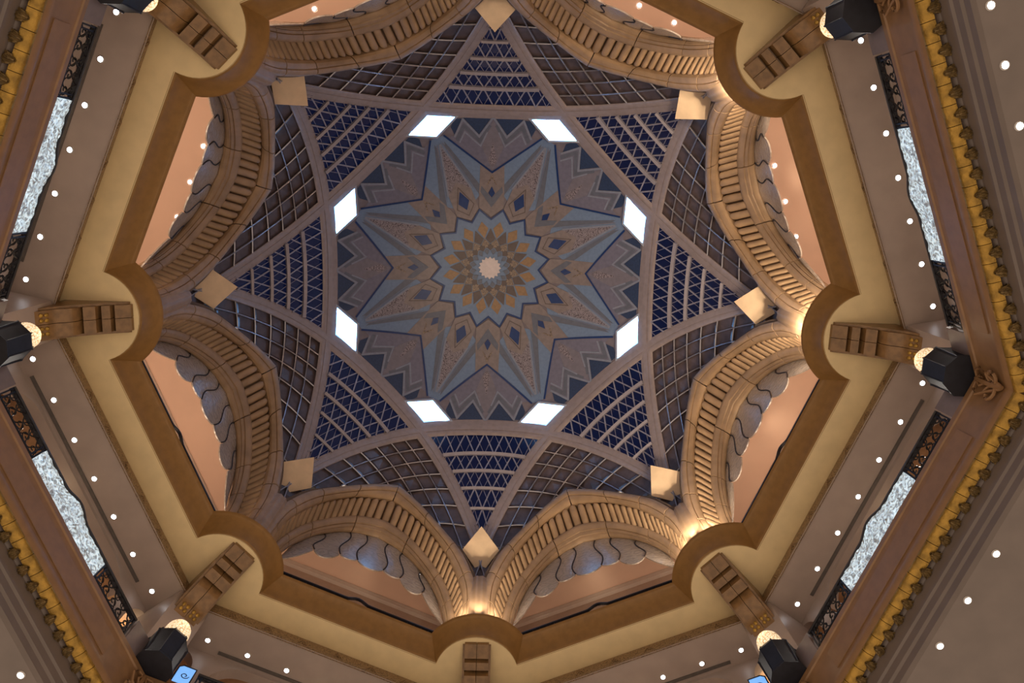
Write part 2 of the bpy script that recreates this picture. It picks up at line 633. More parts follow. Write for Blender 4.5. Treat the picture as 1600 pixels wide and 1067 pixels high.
# ------------------------------------------------------------------ coffered vaults over the arches
S22, C22 = math.sin(PI / 8), math.cos(PI / 8)
DO = 12.86
T0 = DO * T22
LA = 12.3 - T0


def gfun(a):
    return zr(T0) - zr(T0 + LA * a)


def cof(a, b, h=0.0):
    x = -C22 * LA * a + C22 * LA * b
    y = DO / C22 + S22 * LA * (a + b)
    z = zr(T0) - 0.30 - gfun(a) - gfun(b) + 7.4 * a * b + h
    return Vector((x, y, z))


NC = 7


def fn_panel(i, j):
    def f(mb):
        e = 0.07
        def q(u, v, h):
            return tuple(cof((i + u) / NC, (j + v) / NC, h))
        o = [(0, 0), (1, 0), (1, 1), (0, 1)]
        n = [(e, e), (1 - e, e), (1 - e, 1 - e), (e, 1 - e)]
        mb.add([q(*p, 0.02) for p in o] + [q(*p, 0.24) for p in n],
               [(a, (a + 1) % 4, (a + 1) % 4 + 4, a + 4) for a in range(4)] + [(4, 5, 6, 7)])
    return f


def fn_cbar(i, fam):
    def f(mb):
        c = i / NC
        top = 1.17 - c
        n = max(2, int(top * 12))
        rows = []
        pts = [cof(c, top * s / n) if fam == 0 else cof(top * s / n, c) for s in range(n + 1)]
        for s, p in enumerate(pts):
            t = (pts[min(s + 1, n)] - pts[max(s - 1, 0)]).normalized()
            nn = Vector((0, -0.5, -0.85))
            sd = t.cross(nn).normalized() * 0.05
            dn = sd.cross(t).normalized()
            if dn.z > 0:
                dn = -dn
            rows.append([p - sd, p + sd, p + sd * 0.7 + dn * 0.13, p - sd * 0.7 + dn * 0.13])
        mb.loft(rows)
    return f


for k in range(8):
    b = (0, 15.0, 57.5)
    t = thing('coffered_vault', 'dark coffered vault above the stone arch ' + BPOS[k], 'vault', b, bth(k), 'coffered vaults under the dome')
    for i in range(NC + 1):
        for j in range(NC + 1):
            if i + j <= NC:
                part('cp%d_%d' % (i, j), fn_panel(i, j), 'coffer', 'coffer', t, b, 0)
    for i in range(0, NC + 1):
        for fam in (0, 1):
            part('cb%d_%d' % (i, fam), fn_cbar(i, fam), 'coffer_bar', 'coffer_bar', t, b, 0)

# ------------------------------------------------------------------ arches
ZL = 41.4
CURV = [[(0, 56.2), (1.45, 54.95), (3.6, 52.3), (5.3, 49.8), (6.15, 47.5), (6.45, 46), (6.55, 44), (6.55, ZL)],
        [(0, 54.75), (.9, 54.25), (2.4, 53), (4.2, 50.4), (5.2, 48), (5.75, 46), (5.97, 44.2), (6.0, ZL)],
        [(0, 53.15), (1.5, 52.5), (2.85, 51.3), (4.5, 48.9), (5.3, 47), (5.8, 44.8), (5.9, 43), (5.9, ZL)],
        [(0, 51.85), (1.9, 51.1), (3.7, 49.15), (4.85, 46.8), (5.33, 45.1), (5.5, 44), (5.55, 43), (5.55, ZL)]]
CD = [16.35, 16.97, 17.95, 18.7]


def dense(pts, n=60):
    P = [np.array(p, float) for p in pts]
    out = []
    for i in range(len(P) - 1):
        p0 = P[i - 1] if i > 0 else 2 * P[0] - P[1]
        p1, p2 = P[i], P[i + 1]
        p3 = P[i + 2] if i + 2 < len(P) else 2 * P[-1] - P[-2]
        for s in range(12):
            t = s / 12
            out.append(0.5 * ((2 * p1) + (-p0 + p2) * t + (2 * p0 - 5 * p1 + 4 * p2 - p3) * t * t + (-p0 + 3 * p1 - 3 * p2 + p3) * t ** 3))
    out.append(P[-1])
    out = np.array(out)
    L = np.concatenate([[0], np.cumsum(np.linalg.norm(np.diff(out, axis=0), axis=1))])
    u = np.linspace(0, L[-1], n + 1)
    return np.stack([np.interp(u, L, out[:, 0]), np.interp(u, L, out[:, 1])], 1)


DEN = [dense(c) for c in CURV]


def cp(i, u):
    """point of curve i at u in [-1,1]"""
    a = abs(u) * 60
    j = min(59, int(a))
    q = DEN[i][j] * (1 - (a - j)) + DEN[i][j + 1] * (a - j)
    return np.array([math.copysign(q[0], u) if u else 0.0, CD[i], q[1]])


def arch_frame(i0, i1, u):
    a, b = cp(i0, u), cp(i1, u)
    e = 0.012
    m0 = cp(i0, max(-1, u - e)) + cp(i1, max(-1, u - e))
    m1 = cp(i0, min(1, u + e)) + cp(i1, min(1, u + e))
    t = m1 - m0
    t /= np.linalg.norm(t)
    n = np.cross(t, b - a)
    n /= np.linalg.norm(n)
    if n[1] > 0:
        n = -n
    return a, b, t, n


SEC_OUT = [(0.0, -0.55), (-0.02, -0.05), (0.03, 0.03), (0.12, 0.12), (0.25, 0.20), (0.42, 0.22), (0.50, 0.20), (0.53, 0.12), (0.57, 0.17), (0.75, 0.16), (0.9, 0.10), (1.0, -0.04), (1.0, -0.5)]
SEC_IN = [(0.0, -0.5), (0.0, 0.02), (0.08, 0.12), (0.22, 0.18), (0.46, 0.19), (0.50, 0.12), (0.54, 0.18), (0.7, 0.19), (0.74, 0.13), (0.8, 0.15), (0.93, 0.10), (1.0, 0.0), (1.02, -0.6)]


def fn_vouss(i0, i1, sec, u0, u1):
    def f(mb):
        n = max(3, int((u1 - u0) * 26))
        rows = []
        for s in range(n + 1):
            u = u0 + (u1 - u0) * s / n
            a, b, t, nn = arch_frame(i0, i1, u)
            rows.append([tuple(a + (b - a) * w + nn * h) for w, h in sec])
        mb.loft(rows)
    return f


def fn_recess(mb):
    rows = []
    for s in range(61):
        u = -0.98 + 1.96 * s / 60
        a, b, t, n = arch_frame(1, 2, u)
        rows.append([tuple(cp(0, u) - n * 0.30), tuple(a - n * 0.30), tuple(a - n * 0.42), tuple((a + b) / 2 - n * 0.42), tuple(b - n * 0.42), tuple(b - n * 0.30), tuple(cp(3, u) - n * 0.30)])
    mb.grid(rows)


def fn_flute(u):
    def f(mb):
        a, b, t, n = arch_frame(1, 2, u)
        a2, b2, _, _ = arch_frame(1, 2, u + (0.03 if u < 0 else -0.03))
        wdt = 0.265
        d = b - a
        rows = []
        for s, (l, wk) in enumerate([(0.01, 0.15), (0.03, 0.45), (0.08, 0.8), (0.15, 0.97), (0.3, 1.0), (0.65, 0.97), (1.03, 0.92)]):
            c = a + d * l
            row = []
            for q in range(7):
                an = PI * q / 6
                row.append(tuple(c - t * math.cos(an) * wdt * wk + n * (math.sin(an) * 0.15 * wk - 0.14)))
            row = [tuple(np.array(row[0]) - n * 0.28)] + row + [tuple(np.array(row[-1]) - n * 0.28)]
            rows.append(row)
        mb.loft(rows)
    return f


JO = [-1.0, -0.83, -0.64, -0.44, -0.22, 0.0, 0.22, 0.44, 0.64, 0.83, 1.0]
JI = [-1.0, -0.85, -0.66, -0.46, -0.16, 0.16, 0.46, 0.66, 0.85, 1.0]
G = 0.0028
for k in range(8):
    b = (0, 17.0, ZL)
    t = thing('pointed_arch', 'fluted pointed stone arch with two mouldings ' + BPOS[k], 'arch', b, bth(k), 'arches around the rotunda')
    for i in range(len(JO) - 1):
        part('vo%d' % i, fn_vouss(0, 1, SEC_OUT, JO[i] + G, JO[i + 1] - G), 'voussoir', 'stone', t, b, 30)
    for i in range(len(JI) - 1):
        part('vi%d' % i, fn_vouss(2, 3, SEC_IN, JI[i] + G, JI[i + 1] - G), 'inner_voussoir', 'stone', t, b, 30)
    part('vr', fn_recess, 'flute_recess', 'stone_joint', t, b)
    for i in range(39):
        u = -0.81 + 1.62 * i / 38
        part('fl%d' % i, fn_flute(u), 'flute', 'stone', t, b, 50)

# ------------------------------------------------------------------ piers and diamond tiles
def fn_pier(mb):
    rows = []
    for z, s in ((ZL, 1.0), (44.5, 1.0), (46.3, 1.0), (47.0, 0.92)):
        row = []
        for j in range(49):
            a = PI * j / 48
            r = 0.98 * s * (1 - 0.085 * abs(math.sin(a * 7)) ** 0.7)
            row.append((-math.cos(a) * r, 18.25 - math.sin(a) * r * 0.95, z))
        row += [(1.0, 19.0, z), (-1.0, 19.0, z)]
        rows.append(row)
    mb.loft(rows)


def fn_tile(mb):
    T_, L_, R_, B_ = (0, 16.33, 52.0), (-1.27, 17.5, 50.74), (1.27, 17.5, 50.74), (0, 18.7, 49.45)
    C_ = (0, 17.5, 50.70)
    off = np.array((0, 0.12, 0.12))
    V = [T_, R_, B_, L_]
    mb.add(V + [C_] + [tuple(np.array(p) + off) for p in V],
           [(0, 1, 4), (1, 2, 4), (2, 3, 4), (3, 0, 4), (8, 7, 6, 5)] + [(i, (i + 1) % 4, (i + 1) % 4 + 5, i + 5) for i in range(4)])


def fn_cap(mb):
    mb.poly_prism([(-1.1, 17.9, 50.75), (1.1, 17.9, 50.75), (1.35, 19.6, 50.75), (-1.35, 19.6, 50.75)], (0, 0, 2.4))
    mb.poly_prism([(-1.2, 18.82, 45.5), (1.2, 18.82, 45.5), (1.4, 19.7, 45.5), (-1.4, 19.7, 45.5)], (0, 0, 5.1))


def fn_spb(mb):  # unseen block added behind the tile to stop light leaking through
    mb.poly_prism([(-2.3, 17.95, 50.3), (2.3, 17.95, 50.3), (2.6, 19.9, 50.3), (-2.6, 19.9, 50.3)], (0, 0, 4.0))


for k in range(8):
    b = (0, 18.25, ZL)
    t = thing('fluted_pier', 'fluted stone pier topped by a pale diamond tile ' + CPOS[k], 'pier', b, cth(k), 'piers around the rotunda')
    part('pier', fn_pier, 'shaft', 'stone', t, b, 25)
    part('tile', fn_tile, 'diamond_tile', 'tile', t, b, 0)
    part('pcap', fn_cap, 'impost_block', 'stone', t, b, 0)
    part('spb', fn_spb, 'leak_block', 'coffer', t, b, 0)

# ------------------------------------------------------------------ etched scalloped valances in the arches
SJ = [-5.3, -3.61, -2.03, -0.87, 0.87, 2.03, 3.61, 5.3]
ZJ = [43.3, 45.9, 46.55, 46.7, 46.7, 46.55, 45.9, 43.3]
ZM = [44.2, 45.4, 46.3, 46.15, 46.3, 45.4, 44.2]
SI = DEN[3]


def ztop(s):
    a = abs(s)
    return float(np.interp(a, SI[:52, 0], SI[:52, 1])) + 0.25


def edge_s(j, bb):
    amp = 0.0 if j in (0, 7) else (0.20 if j < 3.5 else -0.20)
    return SJ[j] * (1 - 0.03 * (1 - bb)) + amp * math.sin(2 * PI * bb)


def plate_pt(j, a, bb):
    s = edge_s(j, bb) * (1 - a) + edge_s(j + 1, bb) * a
    zl, zr_ = ZJ[j], ZJ[j + 1]
    zb = zl * (1 - a) + zr_ * a
    mid = (zl + zr_) / 2
    zb += (ZM[j] - mid) * (1 - (2 * a - 1) ** 2) ** 0.75
    zt = ztop(s)
    z = zt + (zb - zt) * bb
    y = 18.85 - 0.78 * bb - 0.12 * math.sin(PI * a) ** 0.6 * math.sin(PI * (0.25 + 0.62 * bb))
    return (s, y, z)


def fn_plate(j):
    def f(mb):
        rows = [[plate_pt(j, 0.02 + 0.96 * a / 10, bb / 10) for a in range(11)] for bb in range(11)]
        back = [[(p[0], p[1] + 0.08, p[2]) for p in r] for r in rows]
        mb.grid(rows)
        mb.grid(back)
        for seq in ([r[0] for r in rows], [r[-1] for r in rows], rows[-1]):
            mb.grid([seq, [(p[0], p[1] + 0.08, p[2]) for p in seq]])
    return f


def fn_joint(j):
    def f(mb):
        mb.tube([(edge_s(j, bb / 10), 18.83 - 0.78 * bb / 10, ztop(edge_s(j, bb / 10)) + (ZJ[j] - ztop(edge_s(j, bb / 10))) * bb / 10) for bb in range(11)], 0.045, 6)
    return f


for k in range(8):
    b = (0, 19.0, 50.0)
    t = thing('scalloped_valance', 'silvery etched scalloped valance hanging inside the arch ' + BPOS[k], 'valance', b, bth(k), 'valances in the arches')
    for j in range(7):
        pl_ = part('pl%d' % j, fn_plate(j), 'etched_plate', 'etched', t, b, 60)
        if j:
            part('jn%d' % j, fn_joint(j), 'joint_strip', 'dark_joint', pl_, b, 60)

# ------------------------------------------------------------------ the upper gallery behind the arches
def sector(mb, n0, n1, z0, z1):
    mb.add([(-n0 * T22, n0, z0), (n0 * T22, n0, z0), (n1 * T22, n1, z1), (-n1 * T22, n1, z1)], [(0, 1, 2, 3)])


def ring(name, m, n0, n1, z0, z1, label, cat, thick=0.25):
    mb = MB()
    for k in range(8):
        q = [rot(p, bth(k)) for p in ((-n0 * T22, n0, z0), (n0 * T22, n0, z0), (n1 * T22, n1, z1), (-n1 * T22, n1, z1))]
        mb.add(q, [(0, 1, 2, 3)])
    o = link(name, mb.mesh(name, angle=0), m)
    return tag(o, label, cat, kind='structure')


ring('ceiling_upper', 'peach', 18.72, 23.3, 52.3, 52.3, 'plain peach ceiling of the upper gallery behind the arches', 'ceiling')
ring('wall_upper', 'gallery_wall', 23.2, 23.2, 41.3, 52.4, 'plain back wall of the upper gallery', 'wall')


def fn_reveal(mb):        # wall over the arch opening, between arch and ceiling, plus sides
    rows = []
    for s in range(61):
        u = -1 + 2 * s / 60
        p = cp(3, u)
        rows.append([(p[0] * 1.02, 18.72, p[2] + 0.12), (p[0] * 1.03, 18.9, p[2] + 0.3), (math.copysign(7.9, p[0]) if abs(u) > 0.5 else p[0] * 1.4, 18.95, max(52.4, p[2] + 0.4))])
    mb.grid(rows)


for k in range(8):
    solo('reveal', fn_reveal, 'wall_arch_%d' % (k + 1), 'stone', bth(k), (0, 18.9, 47.0), 'stone wall around the arch opening ' + BPOS[k], 'wall', kind='structure')


def fn_crown(mb):
    sec = [(23.2, 52.3), (22.95, 52.3), (22.9, 52.2), (22.98, 52.08), (23.02, 51.95), (23.1, 51.9), (23.2, 51.8)]
    rows = [[(sg * n * T22, n, z) for n, z in sec] for sg in (-1, 1)]
    mb.grid(rows)


for k in range(8):
    if k in (0, 1, 6, 7):
        solo('crown', fn_crown, 'trim_crown_%d' % (k + 1), 'moulding', bth(k), (0, 23.0, 52.1), 'glossy crown moulding under the upper gallery ceiling ' + BPOS[k], 'moulding', kind='structure')

# ------------------------------------------------------------------ balcony edge with rounded projections under the piers
CB, RB = 19.85, 2.37
ABM = math.atan2(2.25, 0.73)
CT, RT = 16.85 + 3.31, 3.31
ATM = math.asin(2.63 / 3.31)


def arc_b(n=20, half=False):
    return [(RB * math.sin(a), CB - RB * math.cos(a)) for a in np.linspace(-ABM, ABM, n + 1)]


def arc_t(n=20):
    return [(RT * math.sin(a), CT - RT * math.cos(a)) for a in np.linspace(-ATM, ATM, n + 1)]


FSEC = [(0.0, -0.05), (0.02, 0.0), (0.10, 0.03), (0.13, 0.0), (0.5, 0.03), (0.84, 0.0), (0.87, 0.05), (0.93, 0.09), (1.0, 0.06)]


def fn_bulge(mb):
    B_, T_ = arc_b(), arc_t()
    rows = []
    for w, h in FSEC:
        z = 40.05 + 1.33 * w
        rows.append([(b_[0] * (1 - w) + t_[0] * w, b_[1] * (1 - w) + t_[1] * w - h * 0.6, z) for b_, t_ in zip(B_, T_)])
    rows.append([(t_[0], t_[1] + 0.5, 41.38) for t_ in T_])
    mb.grid(rows)


def col2bay(p, sg):
    """column-frame plan point -> bay frame (sg=-1: pier on the left side of the bay, +1 right)"""
    a = sg * PI / 8
    x, y = p
    return (x * math.cos(a) + y * math.sin(a), -x * math.sin(a) + y * math.cos(a))


QB = col2bay((2.25, 19.12), -1)
QT = col2bay((2.63, CT - RT * math.cos(ATM)), -1)


def fn_fascia(mb):
    rows = []
    for w, h in FSEC:
        z = 40.05 + 1.33 * w
        xs = QB[0] * (1 - w) + QT[0] * w
        y = 18.55 * (1 - w) + 17.76 * w - h * 0.6
        rows.append([(xs * (1 - 2 * j / 8), y, z) for j in range(9)])
    rows.append([(QT[0] * (1 - 2 * j / 8), 18.3, 41.38) for j in range(9)])
    mb.grid(rows)


def fn_soffit(mb):
    half = [col2bay((x, y), -1) for x, y in arc_b(20)[10:]]           # from apex to the notch on the left pier
    left = [(-20.1 * T22, 20.1)] + half
    right = [(-x, y) for x, y in reversed(left)]
    pl = left + right
    mb.add([(x, y, 40.06) for x, y in pl], [tuple(range(len(pl)))])


def fn_floor(mb):
    half = [col2bay((x, y), -1) for x, y in arc_t(20)[10:]]
    left = [(-23.2 * T22, 23.2)] + half
    right = [(-x, y) for x, y in reversed(left)]
    pl = left + right
    mb.add([(x, y, 41.37) for x, y in pl], [tuple(range(len(pl)))])


FR = [(20.1, 40.1), (20.04, 40.0), (19.98, 39.8), (19.92, 39.72), (19.72, 38.98), (19.68, 38.9), (19.66, 38.7), (19.60, 38.62), (19.6, 38.5)]


def fn_frieze(mb):
    rows = [[(sg * n * T22, n, z) for n, z in FR] for sg in (-1, 1)]
    mb.grid(rows)


def fn_motif(s):
    def f(mb):
        def q(ds, w, h):
            n = 19.93 + (19.72 - 19.93) * w
            z = 39.72 + (38.98 - 39.72) * w
            return (s + ds, n - h, z - h * 0.25)
        for a, b_ in (((-0.30, 0.98), (0.0, 0.05)), ((0.30, 0.98), (0.0, 0.05)), ((-0.13, 0.95), (0, 0.5)), ((0.13, 0.95), (0, 0.5))):
            mb.tube([q(a[0], a[1], 0.0), q((a[0] + b_[0]) / 2, (a[1] + b_[1]) / 2, 0.03), q(b_[0], b_[1], 0.0)], 0.04, 5)
    return f


NFLOOR = 0
for k in range(8):
    solo('bulge', fn_bulge, 'trim_round_%d' % (k + 1), 'fascia', cth(k), (0, 18.0, 40.0), 'rounded brown balcony projection under the pier ' + CPOS[k], 'balcony', 'rounded balcony projections', 'structure', 30)
    solo('fascia', fn_fascia, 'trim_fascia_%d' % (k + 1), 'fascia', bth(k), (0, 18.2, 40.0), 'straight brown balcony edge below the arch ' + BPOS[k], 'balcony', 'straight balcony edges', 'structure', 30)
    solo('soffit', fn_soffit, 'trim_soffit_%d' % (k + 1), 'cream', bth(k), (0, 19.5, 40.06), 'plain cream underside of the balcony ' + BPOS[k], 'soffit', 'cream balcony undersides', 'structure', 0, True)
    solo('ufloor', fn_floor, 'floor_upper_%d' % (k + 1), 'gallery_wall', bth(k), (0, 20, 41.37), 'floor of the upper gallery behind the balcony edge ' + BPOS[k], 'floor', None, 'structure', 0, True)
    b = (0, 19.8, 39.3)
    fr = solo('frieze', fn_frieze, 'trim_frieze_%d' % (k + 1), 'frieze', bth(k), b, 'narrow carved frieze between cream soffit and mauve ceiling ' + BPOS[k], 'frieze', 'carved friezes', 'structure', 0)
    for i in range(7):
        part('mot%d' % i, fn_motif(-6.0 + 2.0 * i), 'carved_motif', 'frieze', fr, b)


def scroll(mb, x0, z0, r, y, turns=1.4, sg=1, rad=0.035, a0=0.0, zs=1):
    pts = []
    n = 14
    for i in range(n + 1):
        t = i / n
        a = a0 + sg * turns * 2 * PI * t
        rr = r * (1 - 0.75 * t)
        pts.append((x0 + rr * math.cos(a), y, z0 + zs * rr * math.sin(a)))
    mb.tube(pts, rad, 4)


def bump(s, w=0.85):
    a = abs(s) / w
    return 0.0 if a >= 1 else (0.5 + 0.5 * math.cos(PI * a)) ** 0.8


# upper balustrade: thin dark rail with a raised centre
def fn_uprail(mb):
    rows = []
    for i in range(49):
        s = -5.0 + 10.0 * i / 48
        z = 42.28 + 0.32 * bump(s, 0.7)
        rows.append([(s, 18.12, z), (s, 18.28, z), (s, 18.28, z + 0.09), (s, 18.12, z + 0.09)])
    mb.loft(rows)


def fn_upscroll(x0, x1):
    def f(mb):
        n = int(abs(x1 - x0) / 0.38)
        for i in range(n):
            x = x0 + (x1 - x0) * (i + 0.5) / n
            scroll(mb, x, 41.95, 0.19, 18.2, 1.2, 1 if i % 2 else -1, 0.03, i * 1.3)
            mb.box((x + 0.19, 18.2, 41.85), (0.02, 0.02, 0.45))
        mb.box(((x0 + x1) / 2, 18.2, 41.55), (abs(x1 - x0) / 2, 0.03, 0.03))
    return f


def fn_upglass(mb):
    mb.box((0, 18.2, 41.73), (2.6, 0.03, 0.32))


for k in (0, 1, 6, 7):
    b = (0, 18.2, 41.38)
    t = thing('upper_balustrade', 'thin dark upper balustrade with raised centre ' + BPOS[k], 'balustrade', b, bth(k), 'upper balustrades')
    part('ur', fn_uprail, 'handrail', 'iron', t, b)
    part('us0', fn_upscroll(-4.9, -2.7), 'scrollwork', 'iron', t, b)
    part('us1', fn_upscroll(2.7, 4.9), 'scrollwork', 'iron', t, b)
    part('ug', fn_upglass, 'glass_panel', 'dim_glass', t, b, 0)

# ------------------------------------------------------------------ lower gallery: ceiling, arched back wall, rooms, piers
ring('floor_lower', 'marble_floor', 19.1, 27.5, 31.86, 31.86, 'pale marble floor of the lower gallery', 'floor')
ring('ceiling_lower', 'mauve', 19.55, 22.3, 38.58, 38.58, 'smooth mauve ceiling of the lower gallery with downlights', 'ceiling')
WN = 21.95


def opening(s):
    a = abs(s)
    if a < 5.75:
        q = max(0.0, (a - 3.6) / 2.15)
        return 38.38 - 1.3 * q ** 3
    if 6.7 < a < 8.5:
        q = abs(a - 7.6) / 0.9
        return 38.3 - 1.6 * (1 - math.sqrt(max(0, 1 - q * q)))
    return None


def fn_lowall(mb):
    n = 160
    W_ = WN * T22
    for i in range(n):
        s0, s1 = -W_ + 2 * W_ * i / n, -W_ + 2 * W_ * (i + 1) / n
        o0, o1 = opening(s0), opening(s1)
        if o0 is None or o1 is None:
            z0 = z1 = 31.8
        else:
            z0, z1 = o0, o1
        mb.add([(s0, WN, z0), (s1, WN, z1), (s1, WN, 38.6), (s0, WN, 38.6)], [(0, 1, 2, 3)])
        if o0 is not None and o1 is not None:
            mb.add([(s0, WN, z0), (s1, WN, z1), (s1, WN + 0.6, z1), (s0, WN + 0.6, z0)], [(0, 1, 2, 3)])


def fn_room(mb):
    mb.add([(-10.2, 22.56, 38.7), (10.2, 22.56, 38.7), (11.5, 27.5, 38.7), (-11.5, 27.5, 38.7)], [(0, 1, 2, 3)])
    mb.add([(-11.5, 27.5, 31.8), (11.5, 27.5, 31.8), (11.5, 27.5, 38.7), (-11.5, 27.5, 38.7)], [(0, 1, 2, 3)])


def fn_slot(mb):
    mb.box((0, 21.64, 38.55), (5.9, 0.085, 0.04))


def fn_lpier(mb):
    mb.poly_prism([(-0.95, 20.95, 31.8), (0.95, 20.95, 31.8), (1.5, 23.6, 31.8), (-1.5, 23.6, 31.8)], (0, 0, 6.75))


for k in range(8):
    solo('lowall', fn_lowall, 'wall_gallery_%d' % (k + 1), 'mauve', bth(k), (0, WN, 35), 'mauve back wall with wide arched opening of the lower gallery ' + BPOS[k], 'wall', None, 'structure')
    solo('room', fn_room, 'ceiling_room_%d' % (k + 1), 'room', bth(k), (0, 25, 36), 'brown room ceiling behind the arched opening ' + BPOS[k], 'ceiling', None, 'structure', 0)
    if k in (0, 1, 5, 6, 7):
        solo('slot', fn_slot, 'air_grille', 'slot', bth(k), (0, 21.64, 38.55), 'long dark linear air grille ' + BPOS[k], 'grille', 'linear air grilles', None, 0)
    solo('lpier', fn_lpier, 'wall_pier_%d' % (k + 1), 'mauve', cth(k), (0, 22, 31.8), 'plain mauve pier under the console ' + CPOS[k], 'wall', None, 'structure', 0)

# ------------------------------------------------------------------ scrolled consoles under the round projections
CONS = [(17.78, 40.06), (17.8, 39.86), (17.95, 39.74), (18.42, 39.46), (18.43, 39.85), (18.58, 39.8), (18.60, 39.36), (18.92, 39.14), (18.94, 39.6), (19.12, 39.55), (19.14, 38.98),
        (19.58, 38.66), (19.60, 39.1), (19.74, 39.05), (19.76, 38.46), (19.9, 38.24), (20.1, 38.05), (20.3, 37.92), (20.5, 37.74), (20.62, 37.5), (20.66, 37.42), (20.8, 37.30), (20.95, 36.98), (21.05, 36.85), (21.15, 40.06)]


def fn_console(sg):
    def f(mb):
        x0, x1 = (0.014 * sg, 0.66 * sg)
        mb.poly_prism([(x0, n, z) for n, z in CONS], (x1 - x0, 0, 0))
    return f


def fn_cside(sg):
    def f(mb):
        pr = [(17.9, 40.06), (18.0, 39.9), (18.6, 39.6), (19.2, 39.15), (19.8, 38.65), (20.4, 38.05), (20.8, 37.5), (21.1, 37.1), (21.15, 40.06)]
        mb.poly_prism([(0.66 * sg, n, z) for n, z in pr], (0.12 * sg, 0, 0))
    return f


def fn_bead(i, j):
    def f(mb):
        x = (-0.45, -0.2, 0.2, 0.45)[i]
        n, z = ((20.64, 37.46), (20.78, 37.26))[j]
        rows = []
        for a in range(5):
            an = PI * a / 4
            rows.append([(x + 0.105 * math.sin(an) * math.cos(2 * PI * q / 8), n - 0.09 * math.cos(an) * 0.8 + 0.05 * math.sin(an) * math.sin(2 * PI * q / 8), z - 0.05 - 0.09 * math.sin(an) * math.sin(2 * PI * q / 8)) for q in range(8)])
        mb.loft(rows)
    return f


for k in range(8):
    if k == 4:
        continue
    b = (0, 21.0, 37.0)
    t = thing('scrolled_console', 'scrolled brown bracket with carved beads under the round balcony ' + CPOS[k], 'bracket', b, cth(k), 'brackets under the balcony')
    hv = [part('con0', fn_console(-1), 'bracket_half', 'console', t, b, 40, True),
          part('con1', fn_console(1), 'bracket_half', 'console', t, b, 40, True)]
    part('cs0', fn_cside(-1), 'side_moulding', 'console', t, b, 40, True)
    part('cs1', fn_cside(1), 'side_moulding', 'console', t, b, 40, True)
    for i in range(4):
        for j in range(2):
            part('bd%d%d' % (i, j), fn_bead(i, j), 'carved_bead', 'gold', hv[i // 2], b)

# ------------------------------------------------------------------ lower balcony: fascia, gold cornice, next ceiling down
LF = [(19.15, 31.87), (19.05, 31.87), (18.95, 31.82), (18.94, 31.55), (19.0, 31.5), (19.03, 31.3), (19.04, 30.0), (19.0, 29.9), (18.99, 29.75), (19.02, 29.6), (19.06, 29.5), (19.75, 29.55)]


def fn_lfascia(mb):
    mb.grid([[(sg * n * T22, n, z) for n, z in LF] for sg in (-1, 1)])


def fn_lpanel(x0, x1):
    def f(mb):
        mb.poly_prism([(x0, 19.03, 30.15), (x1, 19.03, 30.15), (x1, 19.03, 31.2), (x0, 19.03, 31.2)], (0, -0.035, 0))
    return f


def fn_gold(i):
    def f(mb):
        s = -7.55 + 0.755 * i
        h = 0.755 / 2 - 0.012
        prof = [(19.05, 29.5), (19.03, 29.42), (19.06, 29.32), (19.16, 29.22), (19.3, 29.16), (19.42, 29.14), (19.5, 29.3), (19.5, 29.5)]
        mb.poly_prism([(s - h, n, z) for n, z in prof], (2 * h, 0, 0))
    return f


def fn_leaf(i):
    def f(mb):
        s = -7.55 + 0.755 * i
        rows = []
        for a in range(8):
            q = a / 7
            n = 19.22 + 0.42 * q
            z = 29.16 - 0.06 * q - 0.10 * math.sin(PI * q)
            w = 0.35 * (q + 0.05) ** 0.55 * (1 - q ** 5) ** 0.6 * (1.0 - 0.30 * abs(math.sin(q * 12.5))) + 0.02
            rows.append([(s + w * x, n + 0.04 * abs(x), z - 0.10 * (1 - x * x) + 0.045 * math.cos(x * 9.4)) for x in (-1, -0.66, -0.33, 0, 0.33, 0.66, 1)])
        mb.grid(rows)
        mb.grid([[(p[0], p[1], p[2] + 0.12) for p in r] for r in rows])
        mb.tube([(s, 19.24, 29.04), (s, 19.45, 28.95), (s, 19.62, 29.02)], 0.03, 5)
    return f


LC = [(19.45, 29.35), (19.62, 29.1), (19.64, 28.5), (19.72, 28.42), (19.74, 28.1), (19.82, 28.0), (19.84, 27.7), (19.95, 27.55), (30, 27.55)]


def fn_lowest(mb):
    mb.grid([[(sg * n * T22, n, z) for n, z in LC] for sg in (-1, 1)])


for k in range(8):
    b = (0, 19.0, 30.7)
    lf = solo('lfascia', fn_lfascia, 'trim_lower_%d' % (k + 1), 'low_fascia', bth(k), b, 'broad brown lower balcony front above the gold cornice ' + BPOS[k], 'balcony', 'lower balcony fronts', 'structure', 30)
    part('lp', fn_lpanel(-5.6, 5.6), 'panel', 'low_fascia', lf, b, 0)
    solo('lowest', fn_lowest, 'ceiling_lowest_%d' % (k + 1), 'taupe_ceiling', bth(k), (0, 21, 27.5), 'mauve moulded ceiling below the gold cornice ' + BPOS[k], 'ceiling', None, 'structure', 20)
    if k in (3, 4):
        continue
    bg_ = (0, 19.2, 29.2)
    vis = [i for i in range(21) if in_frame(rot((-7.55 + 0.755 * i, 19.3, 29.2), bth(k)), 30)]
    if not vis:
        continue
    t = thing('gold_cornice', 'gilded cornice of blocks and leaves ' + BPOS[k], 'cornice', bg_, bth(k), 'gilded cornices')
    for i in vis:
        gb_ = part('gb%d' % i, fn_gold(i), 'gilded_block', 'gold', t, bg_, 40, True)
        part('gl%d' % i, fn_leaf(i), 'acanthus_leaf', 'gold_leaf', gb_, bg_, 60)

# ------------------------------------------------------------------ lower balustrades
RN = 19.1


def rail_z(s):
    return 33.12 + 0.34 * bump(s, 0.95)


